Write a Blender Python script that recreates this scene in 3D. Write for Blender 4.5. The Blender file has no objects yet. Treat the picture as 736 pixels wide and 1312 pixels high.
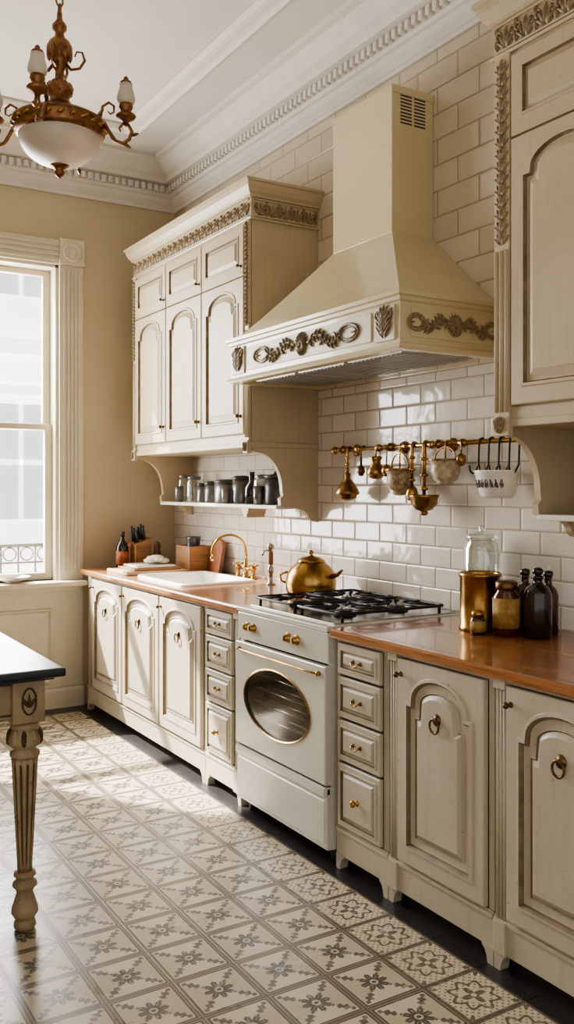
import bpy,bmesh,math,random
from math import sin,cos,pi,sqrt,atan2,radians
from mathutils import Vector,Matrix
from mathutils.geometry import tessellate_polygon
random.seed(7)
S=bpy.context.scene
COL=S.collection
W={}
# ---------------------------------------------------------------- materials
def C(r,g,b):
    f=lambda c:((c/255+.055)/1.055)**2.4 if c>10 else c/255/12.92
    return (f(r),f(g),f(b),1)
def newmat(name):
    m=bpy.data.materials.new(name);m.use_nodes=True
    nt=m.node_tree;b=nt.nodes['Principled BSDF'];return m,nt,b
def MX(nt,fac,a,b):
    n=nt.nodes.new('ShaderNodeMix');n.data_type='RGBA'
    for s,v in ((n.inputs[0],fac),(n.inputs[6],a),(n.inputs[7],b)):
        if hasattr(v,'is_linked'): nt.links.new(v,s)
        else: s.default_value=v
    return n.outputs[2]
def MA(nt,op,a,b=0.0,c=0.0,clamp=False):
    n=nt.nodes.new('ShaderNodeMath');n.operation=op;n.use_clamp=clamp
    for i,v in enumerate((a,b,c)):
        if hasattr(v,'is_linked'): nt.links.new(v,n.inputs[i])
        else: n.inputs[i].default_value=v
    return n.outputs[0]
def noise(nt,scale,detail=4,vec=None,rough=.55):
    n=nt.nodes.new('ShaderNodeTexNoise');n.inputs['Scale'].default_value=scale
    n.inputs['Detail'].default_value=detail;n.inputs['Roughness'].default_value=rough
    if vec is not None: nt.links.new(vec,n.inputs['Vector'])
    return n.outputs[0]
def ramp(nt,fac,lo,hi):
    n=nt.nodes.new('ShaderNodeMapRange');n.inputs[1].default_value=lo;n.inputs[2].default_value=hi
    nt.links.new(fac,n.inputs[0]);return n.outputs[0]
def bump(nt,b,h,st=.2,dist=.01):
    n=nt.nodes.new('ShaderNodeBump');n.inputs['Strength'].default_value=st;n.inputs['Distance'].default_value=dist
    nt.links.new(h,n.inputs['Height']);nt.links.new(n.outputs[0],b.inputs['Normal'])
def pos(nt):
    return nt.nodes.new('ShaderNodeNewGeometry').outputs['Position']
def mapv(nt,vec,sc):
    n=nt.nodes.new('ShaderNodeMapping');n.inputs['Scale'].default_value=sc
    nt.links.new(vec,n.inputs[0]);return n.outputs[0]
def mat(name,c,c2=None,rough=.5,metal=0,ns=6,wear=None,wearamt=.0,bmp=0,bs=60,coat=0,stretch=None,trans=0,emi=None):
    m,nt,b=newmat(name)
    v=pos(nt)
    if stretch: v=mapv(nt,v,stretch)
    c2=c2 or tuple(list(x*.82 for x in c[:3])+[1])
    n=noise(nt,ns,5,v)
    col=MX(nt,ramp(nt,n,.3,.7),c,c2)
    if wear:
        n2=noise(nt,55,6,v,.75);n3=noise(nt,4,3,v)
        f=MA(nt,'ADD',n2,MA(nt,'MULTIPLY',n3,.35))
        f=ramp(nt,f,.86-wearamt,.90-wearamt)
        col=MX(nt,f,col,wear)
        # brushed vertical streaks of old glaze
        st=noise(nt,3,5,mapv(nt,v,(18,18,1.2)),.65)
        col=MX(nt,MA(nt,'MULTIPLY',ramp(nt,st,.5,.8),.22),col,wear)
    nt.links.new(col,b.inputs['Base Color'])
    b.inputs['Roughness'].default_value=rough;b.inputs['Metallic'].default_value=metal
    b.inputs['Coat Weight'].default_value=coat
    if trans: b.inputs['Transmission Weight'].default_value=trans
    if emi:
        b.inputs['Emission Color'].default_value=emi[0];b.inputs['Emission Strength'].default_value=emi[1]
    if bmp: bump(nt,b,noise(nt,bs,4,v),bmp)
    return m
def clear(name,tint,gl=.12,rough=.02,glc=(1,1,1,1),k=.7):
    m=bpy.data.materials.new(name);m.use_nodes=True;nt=m.node_tree
    nt.nodes.remove(nt.nodes['Principled BSDF'])
    out=nt.nodes['Material Output']
    t=nt.nodes.new('ShaderNodeBsdfTransparent')
    col=MX(nt,noise(nt,9,2,pos(nt)),tint,tuple(list(x*.93 for x in tint[:3])+[1]))
    nt.links.new(col,t.inputs[0])
    g=nt.nodes.new('ShaderNodeBsdfGlossy');g.inputs['Roughness'].default_value=rough;g.inputs[0].default_value=glc
    lw=nt.nodes.new('ShaderNodeLayerWeight');lw.inputs[0].default_value=.35
    f=MA(nt,'ADD',MA(nt,'MULTIPLY',lw.outputs[1],k),gl,clamp=True)
    mx=nt.nodes.new('ShaderNodeMixShader')
    nt.links.new(f,mx.inputs[0]);nt.links.new(t.outputs[0],mx.inputs[1]);nt.links.new(g.outputs[0],mx.inputs[2])
    nt.links.new(mx.outputs[0],out.inputs[0]);return m
WEAR=C(124,108,88)
PAINT=mat('cabinet_paint',C(192,182,163),C(178,167,147),.42,wear=WEAR,wearamt=.03,bmp=.08,bs=40,ns=3)
PAINTU=mat('upper_paint',C(190,174,145),C(178,162,133),.42,wear=WEAR,wearamt=-.01,bmp=.08,bs=40,ns=3)
GLAZE=mat('antique_glaze',C(130,112,88),C(102,84,62),.6,ns=20)
CARVE=mat('carved_glaze',C(166,146,114),C(104,86,60),.5,ns=70)
BRONZE=mat('ornament_bronze',C(146,127,96),C(90,74,52),.5,metal=.15,ns=60)
WALLP=mat('plaster_beige',C(192,178,150),C(184,169,141),.85,ns=2,bmp=.05)
TRIMW=mat('trim_cream',C(212,203,182),C(200,190,168),.5,ns=3,wear=C(170,150,120),wearamt=-.04)
CEIL=mat('ceiling_plaster',C(206,201,193),C(199,194,185),.85,ns=1.5)
CROWN=mat('crown_plaster',C(214,208,199),C(205,198,188),.7,ns=5)
HOOD=mat('hood_enamel',C(204,190,154),C(196,181,145),.26,ns=2,coat=.3)
HOODP=mat('hood_panel',C(208,198,177),C(190,178,155),.4,ns=14,wear=WEAR,wearamt=0)
BRASS=mat('aged_brass',C(192,154,94),C(142,106,60),.26,metal=1,ns=18)
BRASSD=mat('dark_brass',C(126,98,66),C(74,54,38),.36,metal=.85,ns=28)
CHAND=mat('coppery_bronze',C(164,118,80),C(98,66,44),.36,metal=.8,ns=28)
CHROME=mat('brushed_chrome',C(190,186,180),C(160,156,150),.22,metal=1)
STEEL=mat('filter_steel',C(186,182,174),C(160,156,150),.35,metal=.6,stretch=(1,30,1))
IRON=mat('black_iron',C(26,25,25),C(16,16,16),.45,ns=30)
ENAMEL=mat('stove_enamel',C(204,202,190),C(196,193,180),.25,ns=3,coat=.3)
DARK=mat('oven_dark',C(62,59,56),C(46,43,40),.5)
SLATE=mat('table_slate',C(34,38,44),C(24,28,34),.28,ns=8)
CERAM=mat('white_ceramic',C(232,229,222),C(222,217,208),.18,coat=.3)
FROST=mat('frosted_glass',C(228,220,206),C(212,200,182),.35,trans=.25)
WOODB=mat('oak_block',C(160,114,74),C(118,80,48),.5,stretch=(1,1,12))
COPPER=mat('copper_wood',C(160,100,62),C(116,68,42),.35,stretch=(1,8,1))
BLACKG=mat('dark_amber_glass',C(44,24,14),C(22,12,8),.12,coat=.5)
AMBER=mat('amber_glass',C(92,44,18),C(52,24,11),.12,coat=.4)
PEWTER=mat('pewter',C(146,144,142),C(108,107,108),.28,metal=.7)
CHAR=mat('charcoal_tin',C(88,86,86),C(60,60,62),.35,metal=.4)
LABEL=mat('paper_label',C(186,150,86),C(136,100,50),.7,ns=60)
SHELFW=mat('shelf_white',C(220,214,202),C(208,200,186),.45)
POT=mat('patterned_pot',C(196,174,138),C(112,84,56),.4,ns=55)
CLOTH=mat('linen_cloth',C(216,208,192),C(196,186,166),.9,ns=30,bmp=.3)
FACADE_GLOW=mat('street_facade_glow',C(245,243,238),C(235,232,226),.9,ns=1,emi=((1,1,1,1),2.2))  # emission put into the stone to imitate overexposed daylight on the street
FACADED_GLOW=mat('facade_window_glow',C(200,205,208),C(180,186,190),.4,ns=1,emi=((.9,.95,1,1),.9))  # panes across the street also self-lit, daylight brightness put in as emission
PANE=clear('window_glass',(1,1,1,1),.02,k=.15)
JAR=clear('jar_glass',(.93,.95,.94,1),.1)
OVENG=clear('oven_glass',(.85,.83,.8,1),.07,.08,k=.12)
def worktop_mat():
    m,nt,b=newmat('cherry_worktop')
    p=pos(nt);v=mapv(nt,p,(14,.9,14))
    n=noise(nt,2.2,6,v,.6)
    col=MX(nt,ramp(nt,n,.3,.7),C(180,126,84),C(144,94,58))
    n2=noise(nt,3,6,mapv(nt,p,(60,2,60)),.7)
    col=MX(nt,ramp(nt,n2,.48,.7),col,C(106,66,40))
    nt.links.new(col,b.inputs['Base Color']);b.inputs['Roughness'].default_value=.22
    b.inputs['Coat Weight'].default_value=.4;bump(nt,b,n2,.05);return m
WORK=worktop_mat()
def tile_mat(name,w,h,c1,c2,mort,yoff=0):
    m,nt,b=newmat(name)
    s=nt.nodes.new('ShaderNodeSeparateXYZ');nt.links.new(pos(nt),s.inputs[0])
    c=nt.nodes.new('ShaderNodeCombineXYZ')
    nt.links.new(s.outputs[1],c.inputs[0]);nt.links.new(MA(nt,'ADD',s.outputs[2],yoff),c.inputs[1])
    def brick(ms,sm):
        br=nt.nodes.new('ShaderNodeTexBrick');nt.links.new(c.outputs[0],br.inputs['Vector'])
        br.inputs['Scale'].default_value=1;br.inputs['Brick Width'].default_value=w;br.inputs['Row Height'].default_value=h
        br.inputs['Mortar Size'].default_value=ms;br.inputs['Mortar Smooth'].default_value=sm
        br.inputs['Color1'].default_value=c1;br.inputs['Color2'].default_value=c2;br.inputs['Mortar'].default_value=mort
        br.inputs['Bias'].default_value=0;return br
    br=brick(.0030,.35);b2=brick(.009,1.0)
    nz=noise(nt,7,3,pos(nt))
    col=MX(nt,MA(nt,'MULTIPLY',nz,.15),br.outputs['Color'],mort)
    nt.links.new(col,b.inputs['Base Color'])
    nt.links.new(MA(nt,'ADD',MA(nt,'MULTIPLY',br.outputs['Fac'],.6),.10),b.inputs['Roughness'])
    hgt=MA(nt,'ADD',MA(nt,'MULTIPLY',b2.outputs['Fac'],-1.0),MA(nt,'MULTIPLY',noise(nt,9,2,pos(nt)),.8))
    bump(nt,b,hgt,.6,.005);return m
TILEL=tile_mat('glazed_subway_tile',.2,.09,C(222,215,204),C(210,202,189),C(162,148,130),-.90)
TILEU=tile_mat('cream_subway_tile',.26,.112,C(208,196,175),C(199,186,164),C(158,142,119),-1.933)
def floor_mat():
    m,nt,b=newmat('patterned_floor_tile')
    P=pos(nt);s=nt.nodes.new('ShaderNodeSeparateXYZ');nt.links.new(P,s.inputs[0])
    X,Y=s.outputs[0],s.outputs[1]
    T=.2
    A=lambda *a,**k:MA(nt,*a,**k)
    u=A('SUBTRACT',A('FRACT',A('DIVIDE',A('ADD',X,10.73),T)),.5)
    v=A('SUBTRACT',A('FRACT',A('DIVIDE',A('ADD',Y,10.02),T)),.5)
    r=A('SQRT',A('ADD',A('MULTIPLY',u,u),A('MULTIPLY',v,v)))
    th=A('ARCTAN2',v,u)
    au,av=A('ABSOLUTE',u),A('ABSOLUTE',v)
    def lt(a,bb,w=.012):
        return A('DIVIDE',A('SUBTRACT',bb,a),w,clamp=True)
    OR=lambda a,b_:A('MAXIMUM',a,b_)
    AND=lambda a,b_:A('MULTIPLY',a,b_)
    NOT=lambda a:A('SUBTRACT',1.0,a)
    # rounded eight-petal flower, outer petals serrated
    rad=A('ADD',.075,A('MULTIPLY',A('POWER',A('ABSOLUTE',A('COSINE',A('MULTIPLY',th,4))),.5),.155))
    rad=A('ADD',rad,A('MULTIPLY',A('COSINE',A('MULTIPLY',th,32)),.012))
    pet=lt(r,rad)
    pet=AND(pet,NOT(AND(lt(r,.07),NOT(lt(r,.04)))))
    pet=AND(pet,NOT(AND(lt(A('ABSOLUTE',A('SINE',A('MULTIPLY',th,4))),.10,.08),AND(NOT(lt(r,.11)),lt(r,.19)))))
    dd=A('ABSOLUTE',A('SUBTRACT',au,av))
    wav=A('ADD',.050,A('MULTIPLY',A('SINE',A('MULTIPLY',r,62)),.030))
    wav=A('ADD',wav,A('MULTIPLY',A('SINE',A('ADD',A('MULTIPLY',r,17),1.0)),.026))
    dia=AND(lt(dd,wav),NOT(lt(r,.23)))
    cu,cv=A('SUBTRACT',.5,au),A('SUBTRACT',.5,av)
    rc=A('SQRT',A('ADD',A('MULTIPLY',cu,cu),A('MULTIPLY',cv,cv)))
    mx=A('MAXIMUM',au,av)
    band=NOT(lt(mx,.438,.006))
    line=AND(band,lt(mx,.458,.006))
    pat=OR(pet,A('MULTIPLY',dia,.9))
    tri=A('GREATER_THAN',au,av)
    base=MX(nt,A('MULTIPLY',tri,.6),C(204,192,169),C(174,160,137))
    ink=C(62,59,57)
    nz=noise(nt,38,5,P,.7)
    worn=A('MULTIPLY',pat,ramp(nt,nz,.2,.48))
    main=MX(nt,A('MULTIPLY',worn,.94),base,ink)
    main=MX(nt,band,main,C(134,121,103))
    main=MX(nt,A('MULTIPLY',A('MULTIPLY',line,ramp(nt,nz,.2,.45)),.95),main,C(56,52,49))
    # border tile
    p2=AND(lt(r,A('ADD',.34,A('MULTIPLY',A('COSINE',A('MULTIPLY',th,8)),.05))),NOT(lt(r,A('ADD',.28,A('MULTIPLY',A('COSINE',A('MULTIPLY',th,8)),.05)))))
    p3=AND(lt(r,A('ADD',.14,A('MULTIPLY',A('COSINE',A('MULTIPLY',th,4)),.07))),NOT(lt(r,.05)))
    p4=AND(lt(rc,A('ADD',.16,A('MULTIPLY',A('COSINE',A('MULTIPLY',A('ARCTAN2',cv,cu),8)),.05))),NOT(lt(rc,.09)))
    p5=A('GREATER_THAN',A('MULTIPLY',A('SINE',A('MULTIPLY',u,56)),A('SINE',A('MULTIPLY',v,56))),.5)
    p5=AND(p5,NOT(lt(r,.2)))
    edge=NOT(lt(mx,.455,.008))
    b2=OR(OR(p2,p3),OR(OR(p4,edge),A('MULTIPLY',p5,.8)))
    bord=MX(nt,A('MULTIPLY',AND(b2,ramp(nt,nz,.2,.46)),.88),C(202,188,162),C(80,73,67))
    isb=A('GREATER_THAN',X,-.93)
    col=MX(nt,isb,main,bord)
    gr=NOT(lt(mx,.489,.004))
    col=MX(nt,gr,col,C(92,84,74))
    sl=OR(A('GREATER_THAN',X,-.73),A('GREATER_THAN',Y,5.58))
    sb=MX(nt,noise(nt,6,4,P),C(52,51,54),C(34,34,38))
    g2=NOT(lt(A('ABSOLUTE',v),.49,.006))
    sb=MX(nt,g2,sb,C(20,20,22))
    col=MX(nt,sl,col,sb)
    big=noise(nt,1.7,4,P)
    col=MX(nt,A('MULTIPLY',ramp(nt,big,.35,.75),.18),col,C(112,98,80))
    nt.links.new(col,b.inputs['Base Color'])
    rr=A('ADD',.18,A('MULTIPLY',noise(nt,5,4,P),.25))
    nt.links.new(rr,b.inputs['Roughness'])
    bump(nt,b,A('MULTIPLY',gr,-1.0),.3,.004)
    return m
FLOORM=floor_mat()
# ---------------------------------------------------------------- mesh builder
class MB:
    def __init__(s): s.v=[];s.f=[];s.m=[];s.s=[];s.mats=[]
    def add(s,vs,fs,mt,sm=False):
        o=len(s.v);s.v+= [tuple(v) for v in vs]
        if mt not in s.mats: s.mats.append(mt)
        k=s.mats.index(mt)
        for f in fs:
            s.f.append([i+o for i in f]);s.m.append(k);s.s.append(sm)
    def box(s,x0,x1,y0,y1,z0,z1,mt,bev=0,F=None):
        if x1<x0:x0,x1=x1,x0
        if y1<y0:y0,y1=y1,y0
        if z1<z0:z0,z1=z1,z0
        F=F or (lambda a,b,c:(a,b,c))
        b=min(bev,(x1-x0)*.45,(y1-y0)*.45,(z1-z0)*.45)
        if b<=0:
            vs=[F(x,y,z) for x in(x0,x1) for y in(y0,y1) for z in(z0,z1)]
            s.add(vs,[(0,1,3,2),(4,6,7,5),(0,4,5,1),(2,3,7,6),(0,2,6,4),(1,5,7,3)],mt);return
        bm=bmesh.new();bmesh.ops.create_cube(bm,size=1)
        for v in bm.verts:
            v.co=Vector(((x0+x1)/2+v.co.x*(x1-x0),(y0+y1)/2+v.co.y*(y1-y0),(z0+z1)/2+v.co.z*(z1-z0)))
        bmesh.ops.bevel(bm,geom=bm.edges[:],offset=b,segments=2,affect='EDGES',profile=.6)
        bm.verts.index_update()
        s.add([F(*v.co) for v in bm.verts],[[v.index for v in f.verts] for f in bm.faces],mt);bm.free()
    def ring(s,l1,l2,mt,sm=False):
        n=len(l1);s.add(list(l1)+list(l2),[(i,(i+1)%n,n+(i+1)%n,n+i) for i in range(n)],mt,sm)
    def fill(s,loop,mt):
        t=tessellate_polygon([[Vector(p) for p in loop]]);s.add(loop,[tuple(x) for x in t],mt)
    def fillhole(s,o,h,mt):
        t=tessellate_polygon([[Vector(p) for p in o],[Vector(p) for p in h]]);s.add(list(o)+list(h),[tuple(x) for x in t],mt)
    def lathe(s,prof,c,mt,seg=24,M=None,flute=None,sm=True):
        vs=[];n=len(prof)
        for (r,z) in prof:
            for k in range(seg):
                a=2*pi*k/seg;rr=r
                if flute and flute[0]<=z<=flute[1]: rr=r*(1-flute[3]*(.5-.5*cos(flute[2]*a)))
                p=Vector((rr*cos(a),rr*sin(a),z))
                if M: p=M@p
                vs.append(p+Vector(c))
        fs=[]
        for i in range(n-1):
            for k in range(seg):
                k2=(k+1)%seg
                fs.append((i*seg+k,i*seg+k2,(i+1)*seg+k2,(i+1)*seg+k))
        if prof[0][0]>1e-4: fs.append(tuple(range(seg)))
        if prof[-1][0]>1e-4: fs.append(tuple((n-1)*seg+k for k in range(seg)))
        s.add(vs,fs,mt,sm)
    def tube(s,pts,r,mt,seg=8,closed=False):
        pts=[Vector(p) for p in pts];n=len(pts)
        rs=r if isinstance(r,(list,tuple)) else [r]*n
        vs=[];up=None
        for i in range(n):
            if closed: t=(pts[(i+1)%n]-pts[i-1])
            else: t=pts[min(i+1,n-1)]-pts[max(i-1,0)]
            if t.length<1e-9: t=Vector((0,0,1))
            t.normalize()
            if up is None:
                up=Vector((0,0,1)) if abs(t.z)<.9 else Vector((1,0,0))
            u=up-t*up.dot(t)
            if u.length<1e-6: u=t.orthogonal()
            u.normalize();up=u;w=t.cross(u)
            for k in range(seg):
                a=2*pi*k/seg;vs.append(pts[i]+(u*cos(a)+w*sin(a))*rs[i])
        fs=[]
        for i in range(n if closed else n-1):
            j=(i+1)%n
            for k in range(seg):
                k2=(k+1)%seg;fs.append((i*seg+k,i*seg+k2,j*seg+k2,j*seg+k))
        if not closed: fs+= [tuple(range(seg)),tuple((n-1)*seg+k for k in range(seg))]
        s.add(vs,fs,mt,True)
    def sweep(s,path,prof,mt,closedprof=True):
        n=len(path);loops=[]
        P=[Vector(p) for p in path]
        for i in range(n):
            ns=[]
            if i>0:
                d=(P[i]-P[i-1]).normalized();ns.append(Vector((-d.y,d.x)))
            if i<n-1:
                d=(P[i+1]-P[i]).normalized();ns.append(Vector((-d.y,d.x)))
            m=ns[0] if len(ns)==1 else (ns[0]+ns[1])/(1+ns[0].dot(ns[1]))
            loops.append([(P[i].x+m.x*o,P[i].y+m.y*o,z) for o,z in prof])
        for i in range(n-1): s.ring(loops[i],loops[i+1],mt)
        s.fill(loops[0],mt);s.fill(loops[-1],mt)
    def prism(s,poly,fn,t0,t1,mt,sm=False):
        a=[fn(p,t0) for p in poly];b=[fn(p,t1) for p in poly]
        s.ring(a,b,mt,sm);s.fill(a,mt);s.fill(b,mt)
    def leaf(s,F,a,b,ang,L,w,h,mt,d0=0):
        n=10;o=[];r2=[]
        ca,sa=cos(ang),sin(ang)
        for i in range(n):
            t=2*pi*i/n;x=L*(.5-.5*cos(t));y=w*.5*sin(t)*(1.15-.6*x/L)
            o.append(F(a+ca*x-sa*y,b+sa*x+ca*y,d0))
            x2=L*.45+(x-L*.45)*.6;y2=y*.55
            r2.append(F(a+ca*x2-sa*y2,b+sa*x2+ca*y2,d0+h*.8))
        c=F(a+ca*L*.42,b+sa*L*.42,d0+h)
        s.add(o+r2+[c],[(i,(i+1)%n,n+(i+1)%n,n+i) for i in range(n)]+[(n+i,n+(i+1)%n,2*n) for i in range(n)],mt,True)
    def scroll(s,F,a,b,R,turns,a0,dr,r0,mt,d=0,n=22):
        pts=[];rs=[]
        for i in range(n):
            t=i/(n-1);th=a0+dr*turns*2*pi*t;r=R*(1-.85*t)
            pts.append(F(a+r*cos(th),b+r*sin(th),d));rs.append(r0*(.45+.55*(1-t)))
        s.tube(pts,rs,mt,6)
    def blob(s,c,r,mt,sc=(1,1,1),seg=10):
        M=Matrix.Diagonal((sc[0],sc[1],sc[2],1))
        s.lathe([(r*sin(pi*i/6)+(1e-5 if i in(0,6) else 0),-r*cos(pi*i/6)) for i in range(7)],c,mt,seg,M)
def part(mb,name,parent=None,label=None,cat=None,group=None,kind=None):
    if not mb.v: return None
    xs=[v[0] for v in mb.v];ys=[v[1] for v in mb.v];zs=[v[2] for v in mb.v]
    o=Vector(((min(xs)+max(xs))/2,(min(ys)+max(ys))/2,min(zs)))
    me=bpy.data.meshes.new(name)
    me.from_pydata([tuple(Vector(v)-o) for v in mb.v],[],mb.f)
    for m in mb.mats: me.materials.append(m)
    me.polygons.foreach_set('material_index',mb.m);me.polygons.foreach_set('use_smooth',mb.s)
    bm=bmesh.new();bm.from_mesh(me)
    bmesh.ops.recalc_face_normals(bm,faces=bm.faces[:]);bm.to_mesh(me);bm.free();me.update()
    ob=bpy.data.objects.new(name,me);COL.objects.link(ob);W[ob]=o
    if parent is not None:
        ob.parent=parent;ob.location=o-W[parent]
    else: ob.location=o
    if label: ob['label']=label
    if cat: ob['category']=cat
    if group: ob['group']=group
    if kind: ob['kind']=kind
    return ob
def thing(name,label,cat,loc,group=None,kind=None):
    e=bpy.data.objects.new(name,None);COL.objects.link(e);e.location=loc;W[e]=Vector(loc);e.empty_display_size=.1
    if label:e['label']=label
    if cat:e['category']=cat
    if group:e['group']=group
    if kind:e['kind']=kind
    return e
def KF(x0): return lambda a,b,d:(x0-d,a,b)     # faces -x
def YF(y0): return lambda a,b,d:(a,y0-d,b)     # faces -y
def TF(z0): return lambda a,b,d:(a,b,z0+d)     # faces up
def offs(l,o):
    n=len(l);r=[]
    for i in range(n):
        p0,p1,p2=Vector(l[i-1]),Vector(l[i]),Vector(l[(i+1)%n])
        e1=(p1-p0).normalized();e2=(p2-p1).normalized()
        n1=Vector((-e1.y,e1.x));n2=Vector((-e2.y,e2.x))
        m=(n1+n2)/max(.35,1+n1.dot(n2));q=p1+m*o;r.append((q.x,q.y))
    return r
def rectl(a0,a1,b0,b1): return [(a0,b0),(a1,b0),(a1,b1),(a0,b1)]
def rrect(a0,a1,b0,b1,r,n=5):
    L=[]
    for cx,cy,s in((a1-r,b0+r,-pi/2),(a1-r,b1-r,0),(a0+r,b1-r,pi/2),(a0+r,b0+r,pi)):
        for i in range(n+1):
            t=s+pi/2*i/n;L.append((cx+r*cos(t),cy+r*sin(t)))
    return L
def archl(a0,a1,b0,b1,rise,sh,n=16):
    ys=b1-rise;L=[(a0,b0),(a1,b0),(a1,ys),(a1-sh,ys)]
    cx=(a0+a1)/2;rx=(a1-a0)/2-sh
    for i in range(1,n):
        t=pi*i/n;L.append((cx+rx*cos(t),ys+.008+(rise-.008)*sin(t)))
    L+=[(a0+sh,ys),(a0,ys)];return L
def ellip(ca,cb,ra,rb,n=40): return [(ca+ra*cos(2*pi*i/n),cb+rb*sin(2*pi*i/n)) for i in range(n)]
def panel(mb,F,a0,a1,b0,b1,th,mt,loop,prof,fillm,d0=0):
    R=rectl(a0,a1,b0,b1);R2=offs(R,.0035)
    m3=lambda l,d:[F(p[0],p[1],d) for p in l]
    if fillm: mb.fill(m3(R,d0),mt)
    mb.ring(m3(R,d0),m3(R,d0+th-.0035),mt);mb.ring(m3(R,d0+th-.0035),m3(R2,d0+th),mt)
    mb.fillhole(m3(R2,d0+th),m3(loop,d0+th),mt)
    prev=m3(loop,d0+th);po=loop
    for o,d,mm in prof:
        l=offs(loop,o);c=m3(l,d0+th+d);mb.ring(prev,c,mm);prev=c
    if fillm: mb.fill(prev,fillm)
def door_prof(mt,k=1):
    return [(.003*k,.005,mt),(.011*k,.005,mt),(.014*k,-.004,GLAZE),(.0165*k,-.008,GLAZE),(.021*k,-.008,mt),(.024*k,-.007,mt),(.044*k,.002,mt),(.046*k,.004,mt)]
MXN=Matrix.Rotation(-pi/2,4,'Y') # z -> -x
MYN=Matrix.Rotation(pi/2,4,'X')  # z -> -y
def knob(x,y,z,parent,r=.014,mt=BRASS):
    mb=MB();mb.lathe([(r*.9,0),(r*.9,.003),(r*.4,.006),(r*.4,.014),(r,.018),(r,.024),(r*.5,.029),(.0001,.03)],(x,y,z),mt,14,MXN)
    return part(mb,'knob',parent)
def ringpull(x,y,z,parent,r=.021):
    mb=MB();mb.lathe([(r*.95,0),(r*.95,.003),(r*.5,.006),(r*.35,.012),(.0001,.014)],(x,y,z),BRASSD,16,MXN)
    mb.tube([(x-.012,y+r*sin(t),z-r*.9+r*cos(t)*1.1) for t in [2*pi*i/20 for i in range(20)]],.0036,BRASSD,7,True)
    return part(mb,'handle',parent)
def bail(x,y,z,parent,w=.03):
    mb=MB()
    for s in(-1,1): mb.lathe([(.008,0),(.008,.003),(.004,.006),(.004,.012),(.0001,.013)],(x,y+s*w,z),BRASSD,10,MXN)
    mb.tube([(x-.012-.006*sin(pi*i/8),y-w+2*w*i/8,z-.013*sin(pi*i/8)) for i in range(9)],.003,BRASS,6)
    return part(mb,'handle',parent)
# ---------------------------------------------------------------- room shell
YB=5.74;ZC=3.62
mb=MB();mb.box(-4.6,.15,-2.6,YB+.2,-.1,0,FLOORM);part(mb,'floor',kind='structure')
mb=MB();mb.box(-4.6,.15,-2.6,YB+.2,ZC,ZC+.12,CEIL);part(mb,'ceiling',kind='structure')
mb=MB()
mb.box(0,.15,-2.6,YB+.2,0,1.93,TILEL);mb.box(0,.15,-2.6,YB+.2,1.93,ZC,TILEU)
part(mb,'wall_right',kind='structure')
WX0,WX1,WZ0,WZ1=-2.55,-.823,.826,2.87
mb=MB()
mb.box(-4.6,WX0,YB,YB+.2,0,ZC,WALLP);mb.box(WX1,0,YB,YB+.2,0,ZC,WALLP)
mb.box(WX0,WX1,YB,YB+.2,0,WZ0,WALLP);mb.box(WX0,WX1,YB,YB+.2,WZ1,ZC,WALLP)
part(mb,'wall_back',kind='structure')
mb=MB();mb.box(-4.75,-4.6,1.0,YB+.2,0,ZC,WALLP);part(mb,'wall_left',kind='structure')
# crown
mb=MB()
prof=[(0,3.33),(.018,3.33),(.024,3.345),(.018,3.36),(.045,3.385),(.055,3.41),(.070,3.415),(.075,3.43),(.075,3.485),(.125,3.49),(.135,3.515),(.16,3.53),(.2,3.57),(.215,3.595),(.25,3.598),(.255,3.62),(0,3.62)]
path=[(0,-2.6),(0,YB),(-4.6,YB)]
mb.sweep(path,prof,CROWN)
y=.3
while y<YB-.10:
    mb.box(-.106,-.07,y,y+.028,3.435,3.478,CROWN,.006);y+=.046
x=-.125
while x>-2.7:
    mb.box(x-.028,x,YB-.106,YB-.07,3.435,3.478,CROWN,.006);x-=.046
part(mb,'trim_1',kind='structure')
mb=MB()
mb.sweep([(-.5,-2.6),(-.5,YB-.5),(-4.6,YB-.5)],[(0,3.62),(0,3.585),(.02,3.575),(.035,3.59),(.06,3.595),(.075,3.58),(.1,3.585),(.12,3.605),(.12,3.62)],CROWN)
part(mb,'trim_2',kind='structure')
# baseboard back + panel moulding
mb=MB();mb.sweep([(-.66,YB),(-4.6,YB)],[(0,0),(.022,0),(.022,.11),(.012,.13),(0,.135)],TRIMW);part(mb,'baseboard_back',kind='structure')
mb=MB()
F=YF(YB)
mb.box(WX0-.16,WX1+.157,.135,.80,0,.012,TRIMW,0,F)
loop=rectl(-2.45,-.90,.19,.62)
l0=offs(loop,-.03)
seq=[(0,.012),(.005,.026),(.014,.028),(.02,.018),(.03,.012)]
prev=[F(p[0],p[1],.012) for p in l0]
for o,d in seq:
    c=[F(p[0],p[1],d) for p in offs(l0,o)];mb.ring(prev,c,TRIMW);prev=c
part(mb,'trim_3',kind='structure')
# ---------------------------------------------------------------- window
win=thing('window_1',None,None,((WX0+WX1)/2,YB,WZ0),kind='structure')
mb=MB();cw=.157
for x0,sg in((WX1,1),(WX0,-1)):
    xa,xb=(x0,x0+cw) if sg>0 else (x0-cw,x0)
    mb.box(xa,xb,YB-.025,YB,WZ0,WZ1,TRIMW,.003)
    for k in range(5):
        xc=xa+.03+k*.0243;mb.box(xc-.007,xc+.007,YB-.034,YB-.02,WZ0+.06,WZ1-.03,TRIMW,.004)
    mb.box(xa-.004,xb+.004,YB-.045,YB,WZ1,WZ1+cw+.01,TRIMW,.004)
    cx=(xa+xb)/2;cz=WZ1+cw/2+.005
    mb.lathe([(.066,0),(.066,.010),(.056,.016),(.048,.006),(.03,.006),(.026,.018),(.012,.022),(.0001,.024)],(cx,YB-.044,cz),TRIMW,24,MYN)
mb.box(WX0,WX1,YB-.025,YB,WZ1,WZ1+cw,TRIMW,.003)
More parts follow.
